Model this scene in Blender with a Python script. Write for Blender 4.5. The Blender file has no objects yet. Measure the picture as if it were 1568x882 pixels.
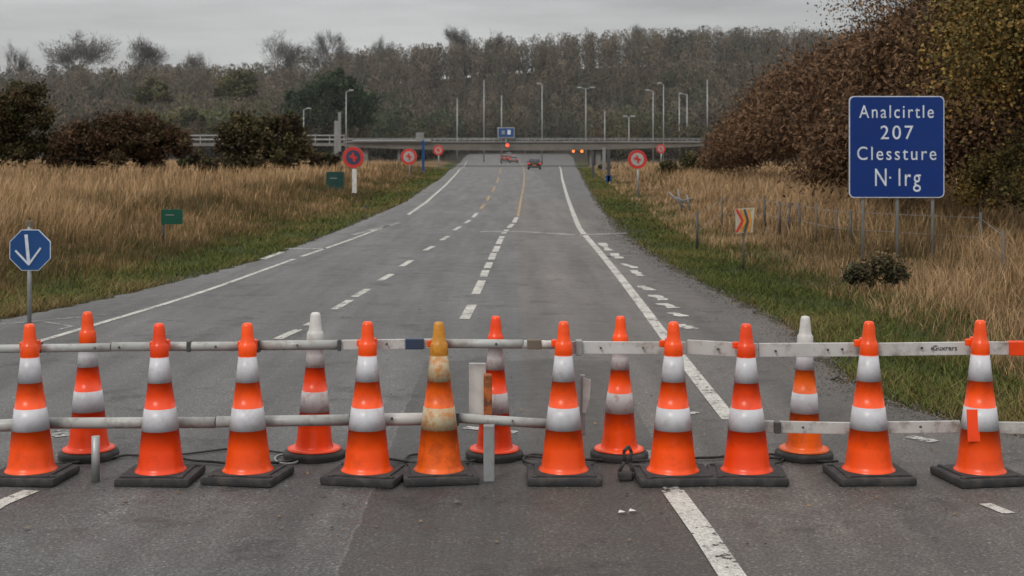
import bpy, bmesh, math, random
import numpy as np
from mathutils import Vector, Matrix
random.seed(7); rng=np.random.default_rng(11)
S=bpy.context.scene
F=50/36*1568.0; HC=2.1; HY=230.0; CX=784.0
# ------------------------------------------------------------ helpers
def link(o,parent=None):
    S.collection.objects.link(o)
    if parent: o.parent=parent
    return o
def empty(name,loc=(0,0,0)):
    e=bpy.data.objects.new(name,None); e.empty_display_size=.2; e.location=loc; return link(e)
def zr(Y):
    return float(np.interp(Y,[-50,150,240,320,430,2000],[0,0,-.8,-.8,1.0,1.0]))
def ground_px(x,y):
    lo,hi=2.0,430.0
    g=lambda Y: HY+F*(HC-zr(Y))/Y
    for _ in range(50):
        m=(lo+hi)/2
        if g(m)>y: lo=m
        else: hi=m
    Y=(lo+hi)/2
    return (x-CX)*Y/F, Y
def at(x,y,Y):
    return ((x-CX)*Y/F, Y, HC-(y-HY)*Y/F)
# road edges
Lp=[(0,490),(130,465),(270,432),(410,395),(540,345),(620,310),(680,270),(700,252),(710,242),(716,237)]
Rp=[(1200,500),(1060,430),(985,385),(940,350),(905,300),(888,268),(880,250),(878,242),(872,237)]
Le=[ground_px(*p) for p in Lp]; Re=[ground_px(*p) for p in Rp]
LY=[-50]+[p[1] for p in Le]; LX=[-6.6]+[p[0] for p in Le]
RY=[-50,8.6,9.6,10.5,11.2,12.4,14.7]+[p[1] for p in Re]; RX=[7.,6.6,4.8,3.75,3.3,2.98,3.1]+[p[0] for p in Re]
XL=lambda Y: np.interp(Y,LY,LX); XR=lambda Y: np.interp(Y,RY,RX)
def ss(a,b,x):
    t=np.clip((x-a)/(b-a),0,1); return t*t*(3-2*t)
def g(X,Y):
    X=np.asarray(X,float);Y=np.asarray(Y,float)
    base=np.interp(Y,[-50,150,240,320,430,2000],[0,0,-.8,-.8,1.0,1.0])-.03
    dl=XL(Y)-X; dr=X-XR(Y)
    z=base+ss(.7,6,dl)*.42+ss(1.0,6,dr)*.16+ss(8,60,dl)*.3+ss(8,40,dr)*.3
    z+=(.05*np.sin(X*1.3+Y*.7)+.04*np.sin(X*.6-Y*1.1))*ss(.8,2.5,np.maximum(dl,dr))
    crest=np.interp(X/520*F+CX,[-400,0,330,450,600,750,900,1100,1300,2400],[19,19,18,20.5,25,29,31.5,32,31,30])
    start=432-87*ss(3,30,np.maximum(dl,dr))
    t=ss(0,1,(Y-start)/(530-start))
    z+=t*crest+t*(1-t)*4*(2.2*np.sin(X*.05+Y*.03)+1.6*np.sin(X*.023-Y*.06))*ss(10,40,np.maximum(dl,dr))
    return z
# ------------------------------------------------------------ materials
def newmat(name):
    m=bpy.data.materials.new(name); m.use_nodes=True
    nt=m.node_tree; b=nt.nodes['Principled BSDF']
    return m,nt,b
def noise(nt,scale,detail=6,rough=.6,coord='Object',vec=None):
    n=nt.nodes.new('ShaderNodeTexNoise'); n.inputs['Scale'].default_value=scale
    n.inputs['Detail'].default_value=detail; n.inputs['Roughness'].default_value=rough
    if vec is None:
        tc=nt.nodes.new('ShaderNodeTexCoord'); vec=tc.outputs[coord]
    nt.links.new(vec,n.inputs['Vector']); return n
def ramp(nt,src,stops):
    r=nt.nodes.new('ShaderNodeValToRGB'); e=r.color_ramp.elements
    while len(e)<len(stops): e.new(.5)
    for i,(p,c) in enumerate(stops):
        e[i].position=p; e[i].color=(c,c,c,1) if isinstance(c,(int,float)) else (*c,1)
    nt.links.new(src,r.inputs['Fac']); return r.outputs['Color']
def mix(nt,a,b,fac,mode='MIX'):
    m=nt.nodes.new('ShaderNodeMix'); m.data_type='RGBA'; m.blend_type=mode
    for k,v in ((6,a),(7,b)):
        if isinstance(v,tuple): m.inputs[k].default_value=(*v,1)
        else: nt.links.new(v,m.inputs[k])
    if isinstance(fac,(int,float)): m.inputs[0].default_value=fac
    else: nt.links.new(fac,m.inputs[0])
    return m.outputs[2]
def bump(nt,b,src,strength=.3,dist=.01):
    n=nt.nodes.new('ShaderNodeBump'); n.inputs['Strength'].default_value=strength; n.inputs['Distance'].default_value=dist
    nt.links.new(src,n.inputs['Height']); nt.links.new(n.outputs[0],b.inputs['Normal'])
def objvec(nt):
    tc=nt.nodes.new('ShaderNodeTexCoord'); oi=nt.nodes.new('ShaderNodeObjectInfo')
    m=nt.nodes.new('ShaderNodeMath'); m.operation='MULTIPLY'; m.inputs[1].default_value=37.0
    nt.links.new(oi.outputs['Random'],m.inputs[0])
    a=nt.nodes.new('ShaderNodeVectorMath'); a.operation='ADD'
    nt.links.new(tc.outputs['Object'],a.inputs[0]); nt.links.new(m.outputs[0],a.inputs[1])
    return a.outputs[0]
def painted(name,col,rough=.5,dirt=(.05,.045,.04),amount=.5,scale=9,metal=0,lo=.5,hi=.72,spec=.5):
    m,nt,b=newmat(name); v=objvec(nt)
    n=noise(nt,scale,8,.7,vec=v); f=ramp(nt,n.outputs[0],[(lo,0.0),(hi,amount)])
    n2=noise(nt,scale*.3,4,.6,vec=v); t=ramp(nt,n2.outputs[0],[(.3,.8),(.7,1.08)])
    c=mix(nt,mix(nt,col,t,1.0,'MULTIPLY'),dirt,f)
    nt.links.new(c,b.inputs['Base Color']); b.inputs['Roughness'].default_value=rough; b.inputs['Metallic'].default_value=metal
    b.inputs['Specular IOR Level'].default_value=spec
    bump(nt,b,n.outputs[0],.12,.004)
    return m
M_or=painted('cone_orange_plastic',(.86,.075,.003),.32,(.22,.03,.006),.55,7,lo=.50,hi=.82,spec=.42)
M_or2=painted('cone_red_plastic',(.80,.054,.003),.32,(.18,.022,.006),.55,7,lo=.50,hi=.82,spec=.42)
M_am=painted('cone_amber_plastic',(.76,.11,.005),.36,(.20,.032,.006),.75,10,lo=.46,hi=.74,spec=.4)
M_ye=painted('cone_yellow_plastic',(.55,.23,.015),.45,(.12,.05,.015),.8,14,lo=.45,hi=.72)
M_wb=painted('reflective_white_band',(.50,.51,.55),.36,(.22,.18,.17),.55,13,lo=.50,hi=.78)
M_wd=painted('worn_white_band',(.45,.43,.44),.45,(.30,.12,.08),.65,20,lo=.52,hi=.66)
M_wy=painted('worn_yellow_band',(.46,.40,.27),.45,(.42,.15,.02),.85,20,lo=.46,hi=.6)
M_rub=painted('rubber_base',(.022,.022,.024),.85,(.10,.09,.08),.6,9,lo=.46,hi=.76)
M_rail=painted('weathered_white_rail',(.47,.475,.47),.45,(.14,.10,.07),.8,9,lo=.50,hi=.7)
M_railg=painted('grey_rail',(.36,.375,.37),.42,(.10,.07,.05),.8,7,lo=.50,hi=.72)
M_galv=painted('galvanised_steel',(.32,.34,.35),.45,(.16,.14,.12),.6,6,metal=.4)
M_galvd=painted('dull_steel',(.20,.205,.21),.6,(.09,.09,.09),.6,2)
M_dark=painted('dark_steel',(.05,.053,.055),.5,(.1,.06,.04),.5,6)
M_white=painted('white_paint',(.56,.56,.55),.5,(.22,.19,.16),.6,7)
M_blue=painted('sign_blue',(.006,.030,.17),.4,(.012,.035,.12),.5,2.2,lo=.42,hi=.75,spec=.2)
M_blue2=painted('sign_blue_dark',(.012,.06,.20),.4,(.02,.04,.1),.5,5,spec=.3)
M_red=painted('sign_red',(.50,.025,.018),.45,(.2,.04,.03),.5,6)
M_navy=painted('sign_navy',(.02,.035,.08),.45,(.04,.04,.05),.5,6)
M_green=painted('sign_green',(.010,.07,.047),.45,(.02,.03,.025),.5,6,spec=.2)
M_letter=painted('sign_lettering',(.55,.61,.70),.45,(.12,.2,.36),.6,14,lo=.55,hi=.75)
M_conc=painted('concrete',(.20,.195,.185),.85,(.08,.075,.07),.7,1.2,lo=.4,hi=.7)
M_wood=painted('weathered_wood',(.13,.105,.08),.85,(.04,.03,.025),.7,5)
M_glass=painted('car_glass',(.02,.025,.03),.08,(.03,.03,.03),.2,3)
M_tyre=painted('tyre',(.02,.02,.02),.9,(.05,.05,.05),.4,5)
def emis(name,col,st):
    m,nt,b=newmat(name); b.inputs['Base Color'].default_value=(*col,1)
    b.inputs['Emission Color'].default_value=(*col,1); b.inputs['Emission Strength'].default_value=st; return m
M_redl=emis('red_lamp',(1,.05,.02),3.0); M_ambl=emis('amber_lamp',(1,.22,.03),1.3); M_tail=emis('tail_lamp',(.8,.02,.01),.5)
def asphalt():
    m,nt,b=newmat('asphalt'); tc=nt.nodes.new('ShaderNodeTexCoord'); V=tc.outputs['Object']
    sp=nt.nodes.new('ShaderNodeSeparateXYZ'); nt.links.new(V,sp.inputs[0])
    fine=noise(nt,48,6,.85,vec=V); mid=noise(nt,3.2,9,.7,vec=V)
    vs=nt.nodes.new('ShaderNodeTexVoronoi'); vs.inputs['Scale'].default_value=90; nt.links.new(V,vs.inputs['Vector'])
    mp=nt.nodes.new('ShaderNodeMapping'); mp.inputs['Scale'].default_value=(1.3,.09,1); nt.links.new(V,mp.inputs[0])
    streak=noise(nt,1.5,6,.6,vec=mp.outputs[0])
    big=noise(nt,.33,5,.6,vec=V)
    c=ramp(nt,big.outputs[0],[(.3,(.070,.070,.071)),(.7,(.104,.104,.104))])
    c=mix(nt,c,ramp(nt,streak.outputs[0],[(.3,.55),(.52,1.0),(.7,1.35)]),1,'MULTIPLY')
    c=mix(nt,c,ramp(nt,mid.outputs[0],[(.3,.64),(.7,1.30)]),1,'MULTIPLY')
    c=mix(nt,c,ramp(nt,fine.outputs[0],[(.38,.38),(.5,.94),(.62,1.7)]),1,'MULTIPLY')
    sc_=nt.nodes.new('ShaderNodeSeparateColor'); nt.links.new(vs.outputs['Color'],sc_.inputs[0])
    c=mix(nt,c,ramp(nt,sc_.outputs[0],[(0,.65),(.8,1.05),(.93,1.15),(1.0,2.2)]),1,'MULTIPLY')
    def math_(op,a,bv):
        n=nt.nodes.new('ShaderNodeMath'); n.operation=op
        for i,v in enumerate((a,bv)):
            if isinstance(v,(int,float)): n.inputs[i].default_value=v
            else: nt.links.new(v,n.inputs[i])
        return n.outputs[0]
    wob=math_('MULTIPLY',math_('SUBTRACT',mid.outputs[0],.5),.10)
    xs=math_('ADD',sp.outputs[0],wob)
    seam=math_('MULTIPLY',math_('GREATER_THAN',xs,-.86),math_('LESS_THAN',xs,1.02))
    seam=math_('MULTIPLY',seam,math_('LESS_THAN',sp.outputs[1],14.2))
    c=mix(nt,c,(.58,.56,.54),math_('MULTIPLY',seam,.85),'MULTIPLY')
    jt=math_('LESS_THAN',math_('ABSOLUTE',math_('ADD',xs,.87),0),.008)
    c=mix(nt,c,(1.5,1.45,1.4),math_('MULTIPLY',math_('MULTIPLY',jt,.6),math_('LESS_THAN',sp.outputs[1],12)),'MULTIPLY')
    rt=math_('MULTIPLY',math_('GREATER_THAN',xs,.1),math_('LESS_THAN',sp.outputs[1],60))
    c=mix(nt,c,(1.10,.98,.89),math_('MULTIPLY',rt,.85),'MULTIPLY')
    # darker broken-up strip outside the right edge line
    mpn=nt.nodes.new('ShaderNodeMapRange'); mpn.inputs[1].default_value=2.0; mpn.inputs[2].default_value=2.35; nt.links.new(xs,mpn.inputs[0])
    c=mix(nt,c,(.62,.60,.58),math_('MULTIPLY',math_('MULTIPLY',mpn.outputs[0],.8),math_('GREATER_THAN',sp.outputs[1],11)),'MULTIPLY')
    vo=nt.nodes.new('ShaderNodeTexVoronoi'); vo.feature='DISTANCE_TO_EDGE'; vo.inputs['Scale'].default_value=.55
    wv=nt.nodes.new('ShaderNodeVectorMath'); wv.operation='ADD'
    wn=noise(nt,2.2,5,.7,vec=V); sc=nt.nodes.new('ShaderNodeVectorMath'); sc.operation='SCALE'; sc.inputs['Scale'].default_value=.9
    nt.links.new(wn.outputs['Color'],sc.inputs[0]); nt.links.new(V,wv.inputs[0]); nt.links.new(sc.outputs[0],wv.inputs[1]); nt.links.new(wv.outputs[0],vo.inputs['Vector'])
    cr=ramp(nt,vo.outputs['Distance'],[(0,1.0),(.009,0.0)])
    gate=ramp(nt,big.outputs[0],[(.47,0.0),(.56,.75)])
    c=mix(nt,c,(.025,.025,.025),mix(nt,cr,gate,1,'MULTIPLY'))
    pt=noise(nt,1.1,7,.75,vec=V); c=mix(nt,c,(.42,.41,.41),ramp(nt,pt.outputs[0],[(.56,0.0),(.64,.85)]),'MULTIPLY')
    nt.links.new(c,b.inputs['Base Color'])
    nt.links.new(ramp(nt,mid.outputs[0],[(.3,.42),(.7,.8)]),b.inputs['Roughness'])
    bump(nt,b,fine.outputs[0],.9,.008)
    return m
M_asph=asphalt()
def paintmat(name,col,thr=.5):
    m,nt,b=newmat(name); tc=nt.nodes.new('ShaderNodeTexCoord'); V=tc.outputs['Object']
    n=noise(nt,16,10,.75,vec=V); n2=noise(nt,2.3,5,.6,vec=V); f=noise(nt,60,4,.7,vec=V)
    c=mix(nt,col,ramp(nt,n2.outputs[0],[(.3,.62),(.65,1.0)]),1,'MULTIPLY')
    c=mix(nt,c,ramp(nt,f.outputs[0],[(.35,.5),(.6,1.1)]),1,'MULTIPLY')
    nt.links.new(c,b.inputs['Base Color']); b.inputs['Roughness'].default_value=.7
    add=nt.nodes.new('ShaderNodeMath'); add.operation='ADD'; nt.links.new(n.outputs[0],add.inputs[0])
    m2=nt.nodes.new('ShaderNodeMath'); m2.operation='MULTIPLY'; m2.inputs[1].default_value=.35; nt.links.new(n2.outputs[0],m2.inputs[0]); nt.links.new(m2.outputs[0],add.inputs[1])
    a=ramp(nt,add.outputs[0],[(thr,0.0),(thr+.05,1.0)])
    nt.links.new(a,b.inputs['Alpha']); return m
M_line=paintmat('road_paint_white',(.52,.51,.48),.57)
M_line2=paintmat('road_paint_faded',(.40,.39,.38),.62)
M_liney=paintmat('road_paint_yellow',(.40,.27,.14),.58)
def groundmat():
    m,nt,b=newmat('verge_soil_grass'); tc=nt.nodes.new('ShaderNodeTexCoord'); V=tc.outputs['Object']
    n=noise(nt,.5,8,.65,vec=V); n2=noise(nt,14,6,.7,vec=V)
    at_=nt.nodes.new('ShaderNodeAttribute'); at_.attribute_name='Col'
    c=mix(nt,at_.outputs['Color'],ramp(nt,n.outputs[0],[(.3,.6),(.7,1.3)]),1,'MULTIPLY')
    c=mix(nt,c,ramp(nt,n2.outputs[0],[(.3,.5),(.7,1.4)]),1,'MULTIPLY')
    nt.links.new(c,b.inputs['Base Color']); b.inputs['Roughness'].default_value=.95; b.inputs['Specular IOR Level'].default_value=.1
    bump(nt,b,n2.outputs[0],.8,.05); return m
M_ground=groundmat()
def colmat(name,spec=.15):
    m,nt,b=newmat(name); a=nt.nodes.new('ShaderNodeAttribute'); a.attribute_name='Col'
    nt.links.new(a.outputs['Color'],b.inputs['Base Color']); b.inputs['Roughness'].default_value=.8; b.inputs['Specular IOR Level'].default_value=spec
    return m
M_leaf=colmat('foliage',.08); M_grass=colmat('grass_blades',.08) 
M_bark=painted('bark',(.045,.036,.028),.9,(.09,.085,.07),.6,3)
M_barkf=painted('bark_pale',(.060,.054,.046),.9,(.045,.04,.036),.6,.5)
# ------------------------------------------------------------ mesh helpers
def npmesh(name,V,faces_k,cols=None,mat=None,parent=None,smooth=False):
    me=bpy.data.meshes.new(name); M,k=faces_k.shape
    me.vertices.add(len(V)); me.vertices.foreach_set('co',np.asarray(V,np.float32).ravel())
    me.loops.add(M*k); me.loops.foreach_set('vertex_index',faces_k.astype(np.int32).ravel())
    me.polygons.add(M); me.polygons.foreach_set('loop_start',(np.arange(M)*k).astype(np.int32))
    me.update(calc_edges=True)
    if cols is not None:
        a=me.color_attributes.new('Col','FLOAT_COLOR','POINT')
        c=np.ones((len(V),4),np.float32); c[:,:3]=np.clip(cols,0,1); a.data.foreach_set('color',c.ravel())
    if smooth: me.polygons.foreach_set('use_smooth',np.ones(M,bool))
    if mat: me.materials.append(mat)
    o=bpy.data.objects.new(name,me); return link(o,parent)
def unit(v): return v/np.maximum(np.linalg.norm(v,axis=1,keepdims=True),1e-9)
def leaves(P,size,col,stretch=1.0,up=None):
    n=len(P); a=unit(rng.normal(size=(n,3)))
    if up is not None: a=unit(a*(1-up)+np.array([0,0,1])*up*rng.uniform(.7,1.3,(n,1)))
    b=unit(np.cross(a,rng.normal(size=(n,3))))
    s=np.broadcast_to(size,(n,))[:,None]
    a=a*s*stretch; b=b*s
    V=np.stack([P-a*.5, P+b*.5, P+a*.5, P-b*.5],1).reshape(-1,3)
    return V,np.arange(n*4).reshape(n,4),np.repeat(col,4,axis=0)
class Acc:
    def __init__(s): s.V=[];s.F=[];s.C=[];s.n=0
    def add(s,V,Fc,C): s.V.append(V); s.F.append(Fc+s.n); s.C.append(C); s.n+=len(V)
    def make(s,name,mat,parent=None): return npmesh(name,np.concatenate(s.V),np.concatenate(s.F),np.concatenate(s.C),mat,parent)
def prisms(segs,sides=4):
    p0=np.array([q[0] for q in segs],float); p1=np.array([q[1] for q in segs],float)
    r0=np.array([q[2] for q in segs])[:,None]; r1=np.array([q[3] for q in segs])[:,None]
    d=unit(p1-p0); t=np.where(np.abs(d[:,2:3])>.9,np.array([[1.,0,0]]),np.array([[0,0,1.]]))
    u=unit(np.cross(d,t)); v=np.cross(d,u); n=len(segs); rings=[]
    for p,r in ((p0,r0),(p1,r1)):
        for k in range(sides):
            an=2*math.pi*k/sides; rings.append(p+(u*math.cos(an)+v*math.sin(an))*r)
    V=np.stack(rings,1).reshape(-1,3); Fl=[]
    for k in range(sides):
        k2=(k+1)%sides; Fl.append([k,k2,sides+k2,sides+k])
    Fc=(np.arange(n)[:,None,None]*2*sides+np.array(Fl)[None]).reshape(-1,4)
    return V,Fc
def branch_tree(base,height,spread,levels=5,r=.25,seed=1,droop=0.0,kids=3,trunk=.3,upb=.12):
    R=random.Random(seed); segs=[]; tips=[]
    def grow(p,d,L,rad,lv):
        n=3
        for i in range(n):
            nd=(d+Vector((R.gauss(0,.13),R.gauss(0,.13),R.gauss(0,.08)-droop))).normalized()
            q=p+nd*L/n; r2=rad*(.86); segs.append((tuple(p),tuple(q),rad,r2)); p=q; d=nd; rad=r2
            if lv<levels and i>=(0 if lv>0 else 1):
                for _ in range(1 if i<n-1 else kids-1):
                    ax=Vector((R.gauss(0,1),R.gauss(0,1),R.gauss(0,.35))).normalized()
                    cd=(d*.75+ax*spread*R.uniform(.6,1.1)+Vector((0,0,upb))).normalized()
                    grow(p,cd,L*R.uniform(.6,.82),rad*.66,lv+1)
        tips.append(tuple(p)) if lv>=levels-1 else None
    grow(Vector(base),Vector((0,0,1)),height*trunk,r,0)
    return segs,np.array(tips)
def boxpart(name,c,s,mat,parent=None,bevel=.0,rot=(0,0,0)):
    bm=bmesh.new(); bmesh.ops.create_cube(bm,size=1); bmesh.ops.scale(bm,vec=s,verts=bm.verts)
    if bevel: bmesh.ops.bevel(bm,geom=bm.edges[:],offset=bevel,segments=2,affect='EDGES',profile=.6)
    me=bpy.data.meshes.new(name); bm.to_mesh(me); bm.free(); me.materials.append(mat)
    o=bpy.data.objects.new(name,me); o.location=c; o.rotation_euler=rot; return link(o,parent)
def tube(name,p0,p1,r0,r1,mat,parent=None,seg=14):
    p0=Vector(p0);p1=Vector(p1); bm=bmesh.new()
    bmesh.ops.create_cone(bm,cap_ends=True,segments=seg,radius1=r0,radius2=r1,depth=(p1-p0).length)
    me=bpy.data.meshes.new(name); bm.to_mesh(me); bm.free(); me.materials.append(mat)
    for p in me.polygons: p.use_smooth=len(p.vertices)==4
    o=bpy.data.objects.new(name,me); o.location=(p0+p1)/2; o.rotation_mode='QUATERNION'
    o.rotation_quaternion=Vector((0,0,1)).rotation_difference(p1-p0); return link(o,parent)
def plate(name,pts,Y,th,mat,parent=None):
    bm=bmesh.new(); vs=[bm.verts.new((x,Y,z)) for x,z in pts]; f=bm.faces.new(vs)
    r=bmesh.ops.extrude_face_region(bm,geom=[f]); bmesh.ops.translate(bm,vec=(0,th,0),verts=[v for v in r['geom'] if isinstance(v,bmesh.types.BMVert)])
    bmesh.ops.recalc_face_normals(bm,faces=bm.faces)
    me=bpy.data.meshes.new(name); bm.to_mesh(me); bm.free(); me.materials.append(mat)
    return link(bpy.data.objects.new(name,me),parent)
def ring_pts(cx,cz,r,n=32,a0=0): return [(cx+r*math.cos(a0+2*math.pi*i/n),cz+r*math.sin(a0+2*math.pi*i/n)) for i in range(n)]
def rrect(cx,cz,w,h,r,n=6):
    out=[]
    for sx,sz,a in ((1,1,0),(-1,1,90),(-1,-1,180),(1,-1,270)):
        for i in range(n+1):
            t=math.radians(a+90*i/n); out.append((cx+sx*(w/2-r)+r*math.cos(t),cz+sz*(h/2-r)+r*math.sin(t)))
    return out
# ------------------------------------------------------------ ground
Ys=np.concatenate([np.arange(-30,4,3.),np.arange(4,60,.8),np.arange(60,200,3.),np.arange(200,460,6.),np.arange(460,640,10.),[700,800,1000,1400,2200]])
Ys=np.unique(np.concatenate([Ys,[150,240,320,430]]))
xp=np.concatenate([np.arange(0,18,.5),18*1.13**np.arange(1,42)]); Xs=np.concatenate([-xp[::-1][:-1],xp])
GX,GY=np.meshgrid(Xs,Ys); GZ=g(GX,GY)
nr,nc=GX.shape; idx=np.arange(nr*nc).reshape(nr,nc)
Fc=np.stack([idx[:-1,:-1],idx[:-1,1:],idx[1:,1:],idx[1:,:-1]],-1).reshape(-1,4)
dl=XL(GY)-GX; dr=GX-XR(GY); dd=np.maximum(dl,dr)
gravel=np.array([.085,.078,.07]); green=np.array([.045,.055,.018]); tan=np.array([.17,.11,.058]); forestc=np.array([.045,.040,.030])
w1=ss(.1,.6,dd)[...,None]; w2=ss(1.6,3.4,dd)[...,None]; w3=ss(300,350,GY)[...,None]
C=gravel*(1-w1)+green*w1; C=C*(1-w2)+tan*w2; C=C*(1-w3)+forestc*w3
npmesh('ground',np.stack([GX,GY,GZ],-1).reshape(-1,3),Fc,C.reshape(-1,3),M_ground,smooth=True)
# road
RYs=Ys[(Ys<=440)]; RYs=np.unique(np.concatenate([RYs,np.arange(6,40,.25)])); ts=np.linspace(0,1,25)
jl=rng.normal(size=len(RYs))*.035*np.where(RYs>9,1,0); jr=rng.normal(size=len(RYs))*.05*np.where(RYs>9,1,0)
l=XL(RYs)+jl; r=XR(RYs)+jr
PX=l[:,None]*(1-ts)+r[:,None]*ts; PY=np.repeat(RYs[:,None],25,1); PZ=np.interp(PY,[-50,150,240,320,430,2000],[0,0,-.8,-.8,1.,1.])
idx=np.arange(PX.size).reshape(PX.shape)
npmesh('road',np.stack([PX,PY,PZ],-1).reshape(-1,3),np.stack([idx[:-1,:-1],idx[:-1,1:],idx[1:,1:],idx[1:,:-1]],-1).reshape(-1,4),None,M_asph)
# markings
marks=empty('road_markings')
def strip(name,px,w,mat,dz=.005,w2=None,rag=0.0):
    P=[Vector((*ground_px(*p),0)) for p in px]
    Q=[]
    for a,b in zip(P[:-1],P[1:]):
        n=max(1,int((b-a).length/(1.0 if a.y<60 else 4)))
        if rag: n=4
        for i in range(n): Q.append(a.lerp(b,i/n))
    Q.append(P[-1])
    if len(Q)>6:
        for _ in range(6):
            Q=[Q[0]]+[(Q[i-1]+Q[i]*2+Q[i+1])/4 for i in range(1,len(Q)-1)]+[Q[-1]]
    V=[];n=len(Q)
    for i,q in enumerate(Q):
        d=(Q[min(i+1,n-1)]-Q[max(i-1,0)]).normalized(); nn=Vector((-d.y,d.x,0)); ww=(w if w2 is None else w+(w2-w)*i/(n-1))/2
        z=zr(q.y)+dz*(1 if q.y<60 else (3 if q.y<150 else 8))
        for s in (1,-1):
            v=q+nn*ww*s*(1+random.uniform(-rag,rag)); V.append((v.x,v.y,z))
    Fq=np.array([[2*i+1,2*i+3,2*i+2,2*i] for i in range(n-1)])
    npmesh(name,np.array(V),Fq,None,mat,marks)
strip('right_edge_line',[(1118,643),(1082,598),(1045,555),(1020,520),(1000,490),(950,425),(915,382),(888,352),(877,325),(868,300),(861,275),(857,255)],.13,M_line,w2=.17)
strip('near_right_line',[(1126,890),(1080,820),(1030,752)],.14,M_line)
strip('near_right_line_far',[(1030,752),(1010,722),(985,690)],.10,M_line2)
strip('left_edge_line',[(30,532),(120,503),(270,463),(400,415),(450,397)],.095,M_line)
strip('left_edge_line_b',[(462,393),(530,370),(600,343)],.095,M_line)
strip('left_edge_line_c',[(625,329),(655,308),(680,286),(700,265),(714,247)],.12,M_line,w2=.18)
strip('left_outer',[(0,497),(80,490),(165,482)],.06,M_line2)
strip('left_outer_b',[(60,492),(110,500),(90,505)],.06,M_line2)
strip('left_shoulder_dash',[(402,397),(432,386)],.14,M_line)
strip('left_shoulder_box',[(436,381),(500,381)],.25,M_line2)
strip('left_shoulder_box_b',[(540,360),(612,341)],.16,M_line2)
strip('stop_line',[(735,355),(800,355),(884,360)],.30,M_line2)
strip('stop_line_b',[(884,360),(960,357)],.30,M_line2)
for q in [(424,520,457,505),(470,499,486,491),(512,474,536,460),(543,455,563,443),(582,430,600,420),(615,408,630,399),(650,384,664,377),(676,368,686,362),(695,353,705,347),(712,342,720,337),(724,333,731,326)]:
    strip('lane_dash',[q[:2],q[2:]],.115,M_line)
for q in [(736,320,742,313),(746,307,750,300),(754,294,758,286),(761,280,763,272),(765,266,767,258)]:
    strip('lane_dash',[q[:2],q[2:]],.12,M_liney)
for q in [(711,489,723,467),(728,451,738,430),(740,424,744,414),(746,411,750,402),(752,398,756,388),(758,386,762,377),(763,374,769,362),(771,358,776,352),(779,349,785,343),(787,341,791,333)]:
    strip('centre_dash',[q[:2],q[2:]],.13,M_line)
strip('centre_yellow',[(793,332),(797,310),(802,285),(803,265),(800,250)],.08,M_liney,w2=.12)
for q in [(922,372,932,384),(938,388,948,396),(954,404,974,411),(968,414,982,423),(980,438,1000,445),(1000,452,1018,460),(1014,465,1034,472),(1028,479,1050,485),(1038,497,1058,504)]:
    strip('shoulder_mark',[q[:2],q[2:]],.16,M_line,rag=.5)
strip('near_left_dash',[(-30,790),(0,772),(48,752)],.11,M_line)
strip('near_right_dash',[(1508,772),(1545,787)],.08,M_line)
strip('right_patch',[(1392,669),(1432,677)],.12,M_line2,rag=.3)
strip('mid_patch',[(712,655),(790,663)],.10,M_line2)
strip('mid_patch_b',[(1055,632),(1066,634)],.10,M_line2)
strip('left_patch',[(60,668),(110,662)],.25,M_line2)
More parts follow.
